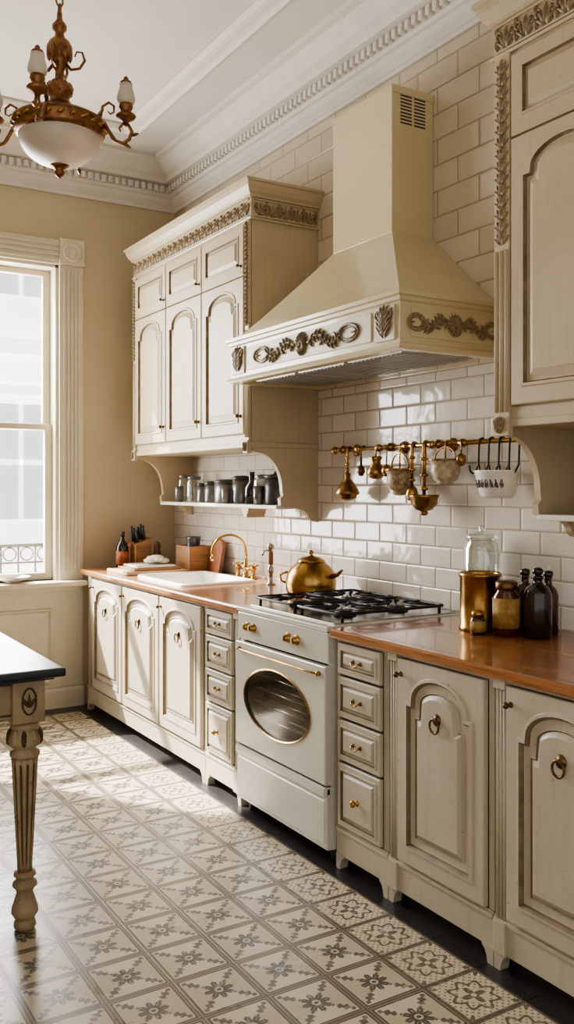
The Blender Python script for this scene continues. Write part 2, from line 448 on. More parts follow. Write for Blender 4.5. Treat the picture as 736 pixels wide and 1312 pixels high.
for k in range(4): mb.box(WX0,WX1,YB-.034,YB-.02,WZ1+.02+k*.032,WZ1+.035+k*.032,TRIMW,.004)
part(mb,'casing',win)
mb=MB();mb.box(WX0-.19,WX1+.155,YB-.13,YB+.1,WZ0-.032,WZ0,TRIMW,.008);mb.box(WX0-.16,WX1+.14,YB-.04,YB,WZ0-.07,WZ0-.032,TRIMW,.006);part(mb,'sill',win)
mb=MB()
for xa,xb in((WX0,WX0+.02),(WX1-.02,WX1)):
    mb.box(xa,xb,YB+.0,YB+.2,WZ0,WZ1,TRIMW)
mb.box(WX0,WX1,YB,YB+.2,WZ1-.02,WZ1,TRIMW);part(mb,'frame',win)
zm=1.82
for (z0,z1,yy) in((WZ0,zm+.02,YB+.07),(zm-.02,WZ1-.02,YB+.115)):
    mb=MB();f=.048
    mb.box(WX0+.02,WX0+.02+f,yy,yy+.04,z0,z1,TRIMW,.004);mb.box(WX1-.02-f,WX1-.02,yy,yy+.04,z0,z1,TRIMW,.004)
    mb.box(WX0+.02+f,WX1-.02-f,yy,yy+.04,z0,z0+f,TRIMW,.004);mb.box(WX0+.02+f,WX1-.02-f,yy,yy+.04,z1-f+.01,z1,TRIMW,.004)
    sa=part(mb,'sash',win)
    mb=MB();mb.box(WX0+.02+f,WX1-.02-f,yy+.018,yy+.022,z0+f,z1-f+.01,PANE);part(mb,'pane',sa)
mb=MB();mb.lathe([(.04,0),(.045,.004),(.08,.02),(.11,.036),(.113,.040),(.105,.038),(.07,.020),(.0001,.012)],(-1.12,YB-.01,WZ0+.0005),CERAM,28)
part(mb,'dish',label='shallow pale ceramic dish resting on the window sill',cat='dish')
# outside
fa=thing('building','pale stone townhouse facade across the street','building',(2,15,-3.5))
mb=MB();mb.box(-1.2,7,15,15.4,-3.5,14,FACADE_GLOW)
for z in(-.2,3.6,7.4): mb.box(-1.2,7,14.75,15,z,z+.25,FACADE_GLOW)
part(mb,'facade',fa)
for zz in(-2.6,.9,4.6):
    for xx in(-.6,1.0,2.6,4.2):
        mb=MB();mb.box(xx,xx+.8,14.96,15.0,zz,zz+1.9,FACADED_GLOW)
        for e in((xx-.1,xx),(xx+.8,xx+.9)): mb.box(e[0],e[1],14.9,15,zz-.1,zz+2.05,FACADE_GLOW)
        mb.box(xx-.2,xx+1.0,14.8,15,zz+2.05,zz+2.2,FACADE_GLOW);mb.box(xx,xx+.8,14.93,14.97,zz+.9,zz+.98,FACADE_GLOW);mb.box(xx+.37,xx+.43,14.93,14.97,zz,zz+1.9,FACADE_GLOW)
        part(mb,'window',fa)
mb=MB();yr=6.35
mb.box(-2.6,.4,YB+.2,6.5,.2,.35,TRIMW);part(mb,'balcony_slab',label='pale stone balcony slab outside the window',cat='balcony')
mb=MB()
IG=mat('iron_grey',C(110,112,114),C(84,86,90),.6)
mb.tube([(-2.6,yr,1.02),(.4,yr,1.02)],.012,IG);mb.tube([(-2.6,yr,.90),(.4,yr,.90)],.007,IG);mb.tube([(-2.6,yr,.42),(.4,yr,.42)],.01,IG)
x=-2.6
while x<=.41:
    mb.tube([(x,yr,.35),(x,yr,1.02)],.007,IG,6)
    mb.tube([(x+.06+.045*cos(t),yr,.96+.045*sin(t)) for t in [2*pi*i/14 for i in range(14)]],.005,IG,5,True)
    x+=.12
part(mb,'balcony_railing',label='dark wrought iron balcony railing with ring pattern',cat='railing')
# ---------------------------------------------------------------- base cabinets
XF=-.67;ZT=.865
def base_body(cab,y0,y1,openings,reeds=()):
    mb=MB()
    mb.box(XF+.02,-.02,y0,y0+.015,.07,ZT,PAINT);mb.box(XF+.02,-.02,y1-.015,y1,.07,ZT,PAINT)
    mb.box(XF+.02,-.02,y0+.015,y1-.015,.10,.115,PAINT);mb.box(-.03,-.02,y0+.015,y1-.015,.115,ZT,PAINT)
    F=KF(XF)
    mb.box(y0,y1,.052,.162,-.02,0.004,PAINT,.002,F)
    mb.box(y0,y1,ZT-.012,ZT,-.02,0.004,PAINT,.001,F)
    edges=sorted(openings);c=y0
    for a,b in edges:
        if a-c>.002: mb.box(c,a,.162,ZT-.012,-.02,0,PAINT,.001,F)
        c=b
    if y1-c>.002: mb.box(c,y1,.162,ZT-.012,-.02,0,PAINT,.001,F)
    for a,b in openings: mb.box(a,b,.162,ZT-.012,-.018,-.016,GLAZE,0,F)
    for a,b in reeds:
        n=3;w=(b-a)/n
        for k in range(n):
            mb.tube([F(a+w*(k+.5),.14,0.003),F(a+w*(k+.5),ZT-.03,0.003)],w*.42,PAINT,8)
        mb.box(a-.004,b+.004,ZT-.03,ZT,0,.016,PAINT,.003,F);mb.box(a-.004,b+.004,.052,.15,0,.016,PAINT,.003,F)
    mb.box(y0,y1,.140,.155,0,.010,PAINT,.004,F)
    part(mb,'body',cab)
    mb=MB();mb.box(-.60,-.05,y0+.01,y1-.01,0,.10,PAINT);
    for ya,sg in((y0,1),(y1,-1)):
        poly=[(0,.056),(0,0),(.024,0),(.028,.02),(.036,.038),(.048,.047),(.050,.056)]
        mb.prism(poly,lambda p,t,ya=ya,sg=sg:(XF-t,ya+sg*p[0],p[1]),-.03,.006,PAINT)
    part(mb,'plinth',cab)
def cab_door(cab,a0,a1,hinge,ring=True,rise=.085,b0=.168,b1=.85):
    mb=MB();F=KF(XF)
    ins=.045
    lp=archl(a0+ins,a1-ins,b0+.052,b1-.036,rise,.024)
    pr=[(.003,.005,PAINT),(.012,.006,PAINT),(.018,.0,GLAZE),(.021,-.007,GLAZE),(.027,-.008,PAINT),(.046,-.008,PAINT),(.049,-.003,PAINT),(.053,-.007,GLAZE),(.068,.003,PAINT)]
    panel(mb,F,a0,a1,b0,b1,.02,PAINT,lp,pr,PAINT,.001)
    d=part(mb,'door',cab)
    ky=a1-.022 if hinge=='lo' else a0+.022
    knob(XF-.021,ky,b1-.05,d,.010,BRASSD)
    if ring: ringpull(XF-.0235,(a0+a1)/2,b1-.165,d)
    return d
def drawers(cab,a0,a1,zs,pull='bail'):
    F=KF(XF)
    for z0,z1 in zs:
        mb=MB();i=.018
        panel(mb,F,a0,a1,z0,z1,.016,PAINT,rectl(a0+i,a1-i,z0+i,z1-i),[(.002,.004,PAINT),(.007,.004,PAINT),(.010,-.006,GLAZE),(.015,-.006,PAINT),(.018,-.003,PAINT),(.026,.004,PAINT)],PAINT,.001)
        d=part(mb,'drawer',cab)
        ym=(a0+a1)/2;zm_=(z0+z1)/2
        if pull=='bail' and z1-z0<.2: bail(XF-.02,ym,zm_,d,.022)
        else: knob(XF-.02,ym,zm_,d,.013)
G='painted lower kitchen cabinets'
c=thing('base_cabinet','cream three-door sink cabinet with arched panels and ring pulls','cabinet',(-.34,4.75,0),G)
ops=[(4.965,5.475),(4.425,4.955),(3.915,4.415)]
base_body(c,3.90,5.60,ops,[(5.50,5.545)])
for a,b in ops: cab_door(c,a+.004,b-.004,'lo')
c=thing('drawer_cabinet','narrow cream cabinet with four drawers beside the stove','cabinet',(-.34,3.71,0),G)
base_body(c,3.535,3.895,[(3.60,3.875)],[(3.548,3.588)])
ZS=[(.735,.85),(.575,.725),(.415,.565),(.17,.405)]
drawers(c,3.604,3.871,ZS)
c=thing('drawer_cabinet','narrow cream cabinet with four drawers and brass pulls','cabinet',(-.34,2.63,0),G)
base_body(c,2.47,2.785,[(2.50,2.765)])
drawers(c,2.503,2.762,ZS)
c=thing('base_cabinet','weathered cream cabinet with arched door beside the drawers','cabinet',(-.34,2.21,0),G)
base_body(c,1.962,2.465,[(1.985,2.405)],[(2.415,2.455)])
cab_door(c,1.988,2.402,'lo',rise=.10)
c=thing('base_cabinet','weathered cream cabinet with arched door and large ring pull','cabinet',(-.34,1.70,0),G)
base_body(c,1.43,1.958,[(1.475,1.90)],[(1.91,1.95)])
cab_door(c,1.478,1.897,'lo',rise=.10)
# worktops
mb=MB()
sx0,sx1,sy0,sy1=-.60,-.14,4.32,4.98
O=rectl(-.70,-.001,3.525,5.66);H=rrect(sx0+.015,sx1-.015,sy0+.015,sy1-.015,.04)
for z in(.866,.90): mb.fillhole([(p[0],p[1],z) for p in O],[(p[0],p[1],z) for p in H],WORK)
O1=offs(O,-.004)
mb.ring([(p[0],p[1],.866) for p in O],[(p[0],p[1],.874) for p in O1],WORK);mb.ring([(p[0],p[1],.874) for p in O1],[(p[0],p[1],.892) for p in O1],WORK);mb.ring([(p[0],p[1],.892) for p in O1],[(p[0],p[1],.90) for p in O],WORK)
mb.ring([(p[0],p[1],.866) for p in H],[(p[0],p[1],.90) for p in H],WORK)
part(mb,'worktop',label='oiled cherry wood worktop around the sink',cat='countertop')
mb=MB();mb.box(-.705,-.001,1.40,2.79,.866,.90,WORK,.007)
part(mb,'worktop',label='oiled cherry wood worktop holding brass and amber jars',cat='countertop')
# sink
sk=thing('sink','white ceramic inset sink with raised rim','sink',(-.37,4.65,.9))
mb=MB();F=TF(.90);m3=lambda l,d:[F(p[0],p[1],d) for p in l]
lo=rrect(sx0,sx1,sy0,sy1,.05);prev=m3(lo,.0)
for o,d in((.0,.010),(.006,.016),(.02,.016),(.028,.008),(.034,-.02),(.045,-.15),(.07,-.175)):
    c2=m3(offs(lo,o),d);mb.ring(prev,c2,CERAM,True);prev=c2
mb.fill(prev,CERAM);part(mb,'basin',sk)
mb=MB();mb.lathe([(.025,0),(.025,.003),(.012,.004),(.0001,.003)],(-.37,4.65,.726),CHROME,16);part(mb,'drain',sk)
# faucet
fc=thing('faucet','brass bridge faucet with high curved spout and cross handles','faucet',(-.075,4.58,.9))
mb=MB();fx,fy=-.075,4.58
mb.lathe([(.028,0),(.028,.006),(.016,.014),(.014,.05),(.02,.058),(.02,.07),(.012,.078),(.010,.13),(.013,.135),(.009,.14)],(fx,fy,.9),BRASS,16)
mb.tube([(fx,fy,1.03)]+[(fx-.11+.11*cos(t),fy,1.055+.10*sin(t)) for t in [pi*i/14 for i in range(15)]]+[(fx-.22,fy,1.03)],.0075,BRASS,10)
mb.lathe([(.011,0),(.011,.02),(.008,.024)],(fx-.22,fy,1.01),BRASS,12)
mb.tube([(fx,fy-.09,.955),(fx,fy+.09,.955)],.008,BRASS);part(mb,'spout',fc)
for s in(-1,1):
    mb=MB();yy=fy+s*.09
    mb.lathe([(.022,0),(.022,.005),(.012,.012),(.011,.05),(.017,.056),(.017,.068),(.008,.074),(.008,.09),(.0001,.093)],(fx,yy,.9),BRASS,14)
    for a in(0,pi/2):
        mb.tube([(fx+.03*cos(a),yy+.03*sin(a),.98),(fx-.03*cos(a),yy-.03*sin(a),.98)],.0045,BRASS)
        for q in(-1,1): mb.blob((fx+q*.03*cos(a),yy+q*.03*sin(a),.98),.007,BRASS)
    part(mb,'handle',fc)
mb=MB();x0,y0=-.13,4.2
mb.lathe([(.026,0),(.026,.006),(.014,.014),(.012,.06),(.018,.066),(.018,.09),(.011,.10),(.011,.19),(.02,.2),(.02,.215),(.008,.222),(.0001,.23)],(x0,y0,.9),CHROME,16)
mb.tube([(x0,y0,1.09),(x0-.04,y0,1.085),(x0-.055,y0,1.06)],.006,CHROME)
sp=part(mb,'soap_dispenser',label='chrome pump tap with tan grip behind the worktop edge',cat='tap')
mb=MB();mb.lathe([(.0125,.11),(.0145,.12),(.0145,.17),(.0125,.18)],(x0,y0,.9),WOODB,14);part(mb,'grip',sp)
# ---------------------------------------------------------------- stove
st=thing('stove','cream enamel gas range with oval glass oven door','stove',(-.38,3.158,0))
Y0,Y1=2.797,3.515;XS=-.705
mb=MB();mb.box(XS+.12,-.02,Y0,Y1,.06,.885,ENAMEL,.004)
mb.box(XS+.02,XS+.125,Y0,Y1,.06,.30,ENAMEL,.002);mb.box(XS+.02,XS+.125,Y0,Y1,.756,.885,ENAMEL,.002)
mb.box(XS+.02,XS+.125,Y0,Y0+.03,.295,.76,ENAMEL,.002);mb.box(XS+.02,XS+.125,Y1-.03,Y1,.295,.76,ENAMEL,.002)
mb.box(XS+.114,XS+.119,Y0+.03,Y1-.03,.30,.756,DARK);mb.box(XS+.03,XS+.115,Y0+.03,Y0+.034,.30,.756,DARK);mb.box(XS+.03,XS+.115,Y1-.034,Y1-.03,.30,.756,DARK)
mb.box(XS+.03,XS+.115,Y0+.034,Y1-.034,.30,.304,DARK);mb.box(XS+.03,XS+.115,Y0+.034,Y1-.034,.752,.756,DARK)
mb.box(XS-.005,-.02,Y0,Y1,.882,.904,ENAMEL,.006)
for yy in(Y0+.04,Y1-.04):
    for xx in(XS+.06,-.08): mb.lathe([(.02,0),(.016,.06)],(xx,yy,0),DARK,12)
part(mb,'body',st)
mb=MB();mb.box(XS+.05,-.04,Y0+.03,Y1-.03,.904,.909,CHROME,.002);part(mb,'hob',st)
F=KF(XS+.02)
mb=MB();mb.box(Y0+.002,Y1-.002,.762,.88,0,.018,ENAMEL,.005,F);cp=part(mb,'control_panel',st)
for yy in(3.42,3.37,3.085,3.02,):
    mb=MB();mb.lathe([(.021,0),(.021,.004),(.017,.006),(.015,.022),(.011,.026),(.0001,.027)],(XS+.002,yy,.822),BRASS,18,MXN)
    mb.box(XS-.028,XS-.024,yy-.002,yy+.002,.812,.836,CERAM);part(mb,'knob',cp)
# oven door
mb=MB();a0,a1,b0,b1=Y0+.004,Y1-.004,.305,.752;OC=(Y0+Y1)/2+.01;OZ=.533;RA,RB=.265,.143
lp=ellip(OC,OZ,RA,RB,48)
panel(mb,F,a0,a1,b0,b1,.03,ENAMEL,lp,[(-.001,.004,BRASS),(.002,.006,BRASS),(.006,.003,BRASS),(.008,-.004,DARK),(.010,-.028,DARK)],None,.001)
od=part(mb,'oven_door',st)
mb=MB();gl=ellip(OC,OZ,RA-.007,RB-.007,48)
mb.prism(gl,lambda p,t:F(p[0],p[1],t),.024,.027,OVENG);part(mb,'oven_window',od)
mb=MB()
for zz in(.44,.50,.56,.62):
    hw=(RA-.0)
    mb.tube([F(OC-hw,zz,-.012),F(OC+hw,zz,-.012)],.0035,CHROME,6)
    mb.tube([F(OC-hw,zz,-.07),F(OC+hw,zz,-.07)],.0035,CHROME,6)
    for k in range(-9,10):
        yy=OC+k*hw/9.5
        mb.tube([F(yy,zz,-.012),F(yy,zz,-.07)],.002,CHROME,5)
part(mb,'oven_rack',od)
mb=MB()
pts=[F(a0+.04+(a1-a0-.08)*i/16,.722+.004*sin(pi*i/16),.040+.018*sin(pi*i/16)**.5) for i in range(17)]
mb.tube(pts,.0048,BRASS,10)
for q in(0,-1): mb.lathe([(.010,0),(.010,.012),(.006,.016)],F((a0+.04,a1-.04)[q],.722,.03),BRASS,12,MXN)
part(mb,'handle',od)
mb=MB();panel(mb,F,a0,a1,.06,.297,.022,ENAMEL,rrect(a0+.012,a1-.012,.075,.245,.01),[(.004,.003,ENAMEL),(.01,.003,ENAMEL)],ENAMEL,.001)
mb.box(a0,a1,.262,.297,0,.034,ENAMEL,.008,F);part(mb,'drawer',st)
# grates
for gy in(2.985,3.327):
    mb=MB();gx0,gx1=-.63,-.10;h=.155;z=.940
    lp=rrect(gx0,gx1,gy-h,gy+h,.02,3)
    mb.tube([(p[0],p[1],z) for p in lp],.0065,IRON,6,True)
    mb.tube([(-.365,gy-h,z),(-.365,gy+h,z)],.006,IRON,6)
    for cx in(-.5,-.23):
        for k in range(4):
            t=pi/4+k*pi/2;t2=k*pi/2
            mb.tube([(cx+.035*cos(t2),gy+.035*sin(t2),z+.004),(cx+.13*cos(t2),gy+.15*sin(t2),z)],.0055,IRON,6)
            mb.tube([(cx+.05*cos(t),gy+.05*sin(t),z+.004),(cx+.155*cos(t),gy+.175*sin(t),z)],.005,IRON,6)
    for xx in(gx0+.02,gx1-.02):
        for yy in(gy-h+.01,gy+h-.01): mb.tube([(xx,yy,.908),(xx,yy,z)],.007,IRON,6)
    part(mb,'grate',st)
    for cx in(-.5,-.23):
        mb=MB();mb.lathe([(.05,0),(.05,.006),(.038,.008),(.038,.016),(.034,.022),(.0001,.023)],(cx,gy,.909),IRON,20);part(mb,'burner',st)
# ---------------------------------------------------------------- carving helpers
def frieze(mb,F,a0,a1,b0,b1,mt):
    h=b1-b0;st_=h*.8;n=max(1,int((a1-a0)/st_));st_=(a1-a0)/n;cb=(b0+b1)/2
    mb.box(a0,a1,b0,b0+h*.08,0,.009,PAINTU,.002,F);mb.box(a0,a1,b1-h*.08,b1,0,.009,PAINTU,.002,F)
    for i in range(n):
        a=a0+st_*(i+.5)
        for g in(-.95,-.5,0,.5,.95): mb.leaf(F,a,b0+.12*h,pi/2+g,h*(.78-.22*abs(g)),st_*.22,.014,mt)
        for s in(-1,1):
            mb.scroll(F,a+s*st_*.33,b0+.62*h,h*.17,1.2,-pi/2,s,.005,mt,.005,12)
        mb.leaf(F,a+st_*.5,b0+.08*h,pi/2,h*.5,st_*.26,.011,mt);mb.leaf(F,a+st_*.5,b1-.05*h,-pi/2,h*.4,st_*.26,.011,mt)
def ornament(mb,F,ca,cb,hw,hh,mt):
    for k in range(13):
        t=pi*k/12;mb.leaf(F,ca,cb-.25*hh,t,hh*(.7+.6*sin(t)),hh*.24,.016,mt,0)
    for k in range(9):
        t=-pi*(k+.5)/9;mb.leaf(F,ca,cb-.1*hh,t,hh*.78,hh*.2,.014,mt,0)
    mb.blob(F(ca,cb,.010),hh*.15,mt)
    for s in(-1,1):
        pts=[];n=24
        for i in range(n):
            t=i/(n-1);pts.append(F(ca+s*hw*(.12+.6*t),cb+hh*.42*sin(t*2*pi*1.05),.004))
        mb.tube(pts,[.006*(1-.4*i/n) for i in range(n)],mt,6)
        for i in range(18):
            t=(i+.5)/18;a=ca+s*hw*(.14+.56*t);b=cb+hh*.42*sin(t*2*pi*1.05)
            ud=1 if i%2 else -1
            ang=.9 if s>0 else pi-.9
            if ud<0: ang=-ang
            mb.leaf(F,a,b,ang,hh*.6,hh*.17,.012,mt,.002)
            mb.leaf(F,a,b,ang*.5 if s>0 else ud*(pi-.45),hh*.42,hh*.14,.012,mt,.002)
        mb.scroll(F,ca+s*hw*.34,cb+hh*.1,hh*.42,1.3,-pi/2,s,.006,mt,.005)
        mb.scroll(F,ca+s*hw*.58,cb-hh*.1,hh*.36,1.3,pi/2,-s,.005,mt,.005)
        e=[F(ca+s*hw*.82+hw*.165*cos(t),cb+hh*.6*sin(t),.004) for t in [2*pi*i/24 for i in range(24)]]
        mb.tube(e,.0055,mt,6,True)
        e=[F(ca+s*hw*.82+hw*.12*cos(t),cb+hh*.38*sin(t),.002) for t in [2*pi*i/24 for i in range(24)]]
        mb.tube(e,.003,mt,6,True)
        mb.leaf(F,ca+s*hw*.97,cb,(pi if s>0 else 0),hw*.13,hh*.2,.01,mt)
def vleaf(mb,F,ca,b0,b1,w,mt):
    n=4;h=(b1-b0)
    for i in range(n):
        b=b0+h*(.05+.62*i/n)
        for s in(-1,1):
            mb.leaf(F,ca,b,pi/2-s*.75,w*.62,w*.17,.012,mt);mb.leaf(F,ca,b,pi/2-s*.35,w*.6,w*.15,.013,mt)
        mb.leaf(F,ca,b,pi/2,w*.6,w*.15,.015,mt)
    for s in(-1,1): mb.scroll(F,ca+s*w*.28,b1-h*.2,w*.16,1.2,-pi/2,s,.004,mt,.005,12)
    mb.leaf(F,ca,b0+h*.62,pi/2,h*.36,w*.26,.015,mt)
# ---------------------------------------------------------------- upper cabinets
def upper(label,y0,y1,doors,zsp,zlow,zf0,zf1,ztop,sign_pil,ftop,wide):
    cab=thing('upper_cabinet',label,'cabinet',(-.2,(y0+y1)/2,1.64),'carved cream wall cabinets')
    XU=-.40;F=KF(XU);FY=YF(y0)
    mb=MB();mb.box(XU+.002,-.001,y0,y1,1.64,zf1,PAINTU,.002)
    mb.box(y0,y1,1.64,zlow-.005,0,.004,PAINTU,.001,F);mb.box(y0,y1,zf0-.03,zf1,0,.004,PAINTU,.001,F)
    for (p0,p1) in sign_pil:
        w=p1-p0;m=(p0+p1)/2
        mb.box(p0,p1,1.62,zf0,0,.016,PAINTU,.003,F)
        mb.box(p0-.004,p1+.004,1.60,1.665,0,.026,PAINTU,.004,F)
        vleaf(mb,KF(XU-.026),m,1.605,1.66,w*.8,CARVE)
        k=3;zt=2.22
        for q in range(k):
            yy=p0+w*(q+.5)/k;mb.tube([F(yy,1.68,.016),F(yy,zt,.016)],w/k*.36,PAINTU,6)
        ww=w*1.05
        nn=int((zf0-zt-.04)/(ww*.55))
        for q in range(nn):
            b=zt+.02+q*ww*.55
            mb.leaf(KF(XU-.016),m,b,pi/2,ww*.8,ww*.24,.012,CARVE)
            for s in(-1,1):
                mb.leaf(KF(XU-.016),m,b,pi/2-s*.9,ww*.6,ww*.2,.010,CARVE);mb.leaf(KF(XU-.016),m,b,pi/2-s*.45,ww*.66,ww*.18,.010,CARVE)
    mb.box(XU-.012,-.001,y0-.012,y1+.012,1.63,1.655,PAINTU,.004)
    part(mb,'body',cab)
    mb=MB()
    path=[(-.001,y0),(XU,y0),(XU,y1),(-.001,y1)]
    mb.sweep(path,[(0,zf0-.012),(.014,zf0-.012),(.018,zf0-.004),(.008,zf0),(.008,zf1),(.020,zf1+.004),(.022,zf1+.014),(.034,zf1+.026),(.046,zf1+.05),(.05,zf1+.07),(.058,zf1+.073),(.060,ztop),(0,ztop)],PAINTU)
    frieze(mb,KF(XU-.008),y0+.01,y1-.01,zf0+.002,zf1-.002,CARVE)
    frieze(mb,YF(y0-.008),XU+.01,-.02,zf0+.002,zf1-.002,CARVE)
    part(mb,'cornice',cab)
    for a,b in doors:
        mb=MB();ins=.05
        lp=archl(a+ins,b-ins,zlow+.055,zsp-.045,.085,.03)
        panel(mb,F,a+.003,b-.003,zlow,zsp-.006,.02,PAINTU,lp,door_prof(PAINTU,1.15),PAINTU,.001)
        d=part(mb,'door',cab);knob(XU-.021,a+.03,zlow+.09,d,.011,BRASSD)
        mb=MB();lp=rectl(a+.05,b-.05,zsp+.055,zf0-.075)
        panel(mb,F,a+.003,b-.003,zsp+.002,zf0-.03,.02,PAINTU,lp,door_prof(PAINTU,.8),PAINTU,.001)
        d=part(mb,'door',cab)
        if ftop!=2: knob(XU-.021,a+.025,zsp+.05,d,.009,BRASSD)
    for ya in(y0,y1-.028):
        mb=MB();poly=[(0,1.63),(-.395,1.63),(-.395,1.612),(-.38,1.606)]
        for i in range(1,11):
            t=pi/2*i/10;poly.append((-.37+.15*sin(t),1.604-.19*(1-cos(t))))
        poly+=[(-.215,1.385),(-.232,1.37),(-.228,1.335),(-.185,1.325)]
        for i in range(1,6):
            t=pi/2*i/5;poly.append((-.18+.12*sin(t),1.325-.055*(1-cos(t))))
        poly+=[(-.045,1.255),(0,1.245)]
        mb.prism(poly,lambda p,t:(p[0],t,p[1]),ya,ya+.028,PAINTU)
        part(mb,'bracket',cab)
    mb=MB();mb.box(-.24,-.002,y0+.028,y1-.028,1.315,1.335,SHELFW,.004);sh=part(mb,'shelf',cab)
    return cab
PILL=[(3.933,3.972),(5.43,5.468)]
uc=upper('carved cream wall cabinet with three arched doors above the sink',3.93,5.47,[(3.978,4.458),(4.462,4.942),(4.946,5.425)],2.50,1.70,2.785,2.880,2.965,PILL,1,False)
mb=MB() # shelf corbel
for k,(a,b) in enumerate(((.055,.012),(.045,.03),(.03,.05))): mb.box(-.235,-.12,4.30-a*.7,4.30+a*.7,1.313-b,1.315-(0,.012,.03)[k],PAINTU,.003)
part(mb,'corbel',uc)
upper('tall carved cream wall cabinet with fluted pilaster and arched door',1.60,2.226,[(1.69,2.145)],2.585,1.70,2.885,2.985,3.075,[(2.152,2.222),(1.605,1.68)],2,True)
# ---------------------------------------------------------------- hood
hd=thing('range_hood','cream range hood with carved bronze scrollwork on its band','range hood',(-.28,3.24,1.933))
HX,HY0,HY1=-.53,2.585,3.905
mb=MB()
path=[(-.001,HY0),(HX,HY0),(HX,HY1),(-.001,HY1)]
mb.sweep(path,[(-.03,1.936),(.012,1.936),(.018,1.945),(.012,1.958),(.0,1.962),(0,2.112),(.008,2.118),(.014,2.130),(.024,2.134),(.024,2.15),(-.03,2.15)],HOOD)
part(mb,'band',hd)
mb=MB()
mb.box(HY0+.17,HY1-.17,1.985,2.095,0,.006,HOODP,.002,KF(HX))
for yy in(HY0+.085,HY1-.085): mb.box(yy-.06,yy+.06,1.975,2.105,0,.008,HOODP,.002,KF(HX))
mb.box(HX+.05,-.05,1.985,2.095,0,.006,HOOD,.002,YF(HY0))
part(mb,'panel',hd)
mb=MB();ornament(mb,KF(HX-.006),3.245,2.04,.42,.058,BRONZE);part(mb,'ornament',hd)
for yy in(HY0+.085,HY1-.085):
    mb=MB();vleaf(mb,KF(HX-.008),yy,1.98,2.10,.12,BRONZE);part(mb,'ornament',hd)
mb=MB();ornament(mb,YF(HY0-.006),-.27,2.04,.23,.05,CARVE);part(mb,'ornament',hd)
# canopy
mb=MB();cy0,cy1,cx=3.014,3.458,-.23
steps=[]
for t in[0,.02,.25,.5,.75,.94,1.0]:
    k=t**.93
    z=2.15+t*(2.515-2.15)
    xx=(HX+.012)+(cx-(HX+.012))*k;ya=(HY0+.015)+(cy0-(HY0+.015))*k;yb=(HY1-.015)+(cy1-(HY1-.015))*k
    steps.append([(-.001,ya,z),(xx,ya,z),(xx,yb,z),(-.001,yb,z)])
for a,b in zip(steps,steps[1:]): mb.ring(a,b,HOOD)
part(mb,'canopy',hd)
mb=MB();mb.box(cx,-.001,cy0,cy1,2.513,3.14,HOOD,.004);mb.box(cx-.004,-.001,cy0-.004,cy1+.004,3.11,3.143,HOOD,.003)
ch=part(mb,'chimney',hd)
mb=MB();F=YF(cy0)
for r in range(2):
    for k in range(9):
        xa=-.185+r*.075;mb.box(xa,xa+.062,2.985+k*.0145,2.991+k*.0145,-.001,.0012,DARK,0,F)
part(mb,'vent',ch)
mb=MB();mb.box(HX+.03,-.002,HY0+.03,HY1-.03,1.956,1.966,HOOD)
part(mb,'underside',hd)
for k in range(3):
    mb=MB();ya=HY0+.10+k*.385;mb.box(HX+.09,-.08,ya,ya+.36,1.944,1.957,STEEL,.003)
    for j in range(12): mb.box(HX+.10,-.09,ya+.02+j*.028,ya+.03+j*.028,1.940,1.945,STEEL)
    part(mb,'filter',hd)
# ---------------------------------------------------------------- utensil rail
rl=thing('utensil_rail','long brass rail with knobbed brackets on the tiles','rail',(-.05,3.02,1.6))
RX,RZ=-.08,1.61
mb=MB();mb.tube([(RX,2.32,RZ),(RX,3.65,RZ)],.010,BRASS,10)
for yy in(2.315,3.655): mb.blob((RX,yy,RZ),.020,BRASS)
for yy in(2.42,2.74,3.10,3.46,2.93,3.30): mb.lathe([(.010,-.022),(.014,-.016),(.011,-.010),(.018,-.004),(.018,.004),(.011,.010),(.014,.016),(.010,.022)],(RX,yy,RZ),BRASS,12,MYN)
part(mb,'bar',rl)
for yy in(2.36,2.885,3.21,3.58):
    mb=MB();mb.lathe([(.030,0),(.030,.005),(.016,.012),(.010,.02),(.010,.05),(.016,.055),(.020,.066),(.020,.09),(.010,.098),(.008,.104),(.013,.110),(.009,.118),(.0001,.12)],(-.001,yy,RZ),BRASS,14,MXN);part(mb,'bracket',rl)
GU='brass utensils hanging from the rail'
def hang(name,label,y,stem,bowl,mt,mt2,seg=18,cat='utensil',hr=.0035):
    mb=MB()
    zt=RZ-.018
    x=RX-.015
    mb.tube([(RX+.0145,y,RZ+.000),(RX+.010,y,RZ+.011),(RX,y,RZ+.0145),(RX-.010,y,RZ+.011),(x,y,RZ+.000),(x,y,zt-stem*.1),(x,y,zt-stem)],[hr,hr,hr,hr,hr,hr*1.2,hr*.9],mt,7)
    if stem>.08:
        for q in(.2,.55,.85): mb.lathe([(.002,-.014),(hr*2.0,-.008),(hr*2.0,0),(.002,.008)],(x,y,zt-stem*q),mt,10)
    root=part(mb,name,label=label,cat=cat,group=GU)
    mb=MB();mb.lathe(bowl,(x,y,zt-stem),mt2,seg);part(mb,'bowl',root)
    return root
AB=mat('antique_brass',C(170,136,88),C(112,84,52),.3,metal=1,ns=22)
hang('ladle','brass ladle with deep rounded cup on the rail',3.53,.09,[(.006,0),(.016,-.01),(.013,-.03),(.034,-.055),(.05,-.08),(.058,-.10),(.058,-.106),(.046,-.112),(.044,-.124),(.03,-.132),(.012,-.138),(.0001,-.14)],BRASS,AB,hr=.005)
hang('spoon','small dark brass spoon hanging from the rail',3.42,.02,[(.004,0),(.006,-.04),(.016,-.05),(.02,-.07),(.01,-.09),(.0001,-.092)],BRASSD,BRASSD)
hang('jug','small antique brass jug with turned neck',3.305,.02,[(.026,0),(.030,-.008),(.022,-.02),(.022,-.035),(.038,-.06),(.042,-.08),(.03,-.098),(.016,-.105),(.0001,-.106)],BRASS,AB)
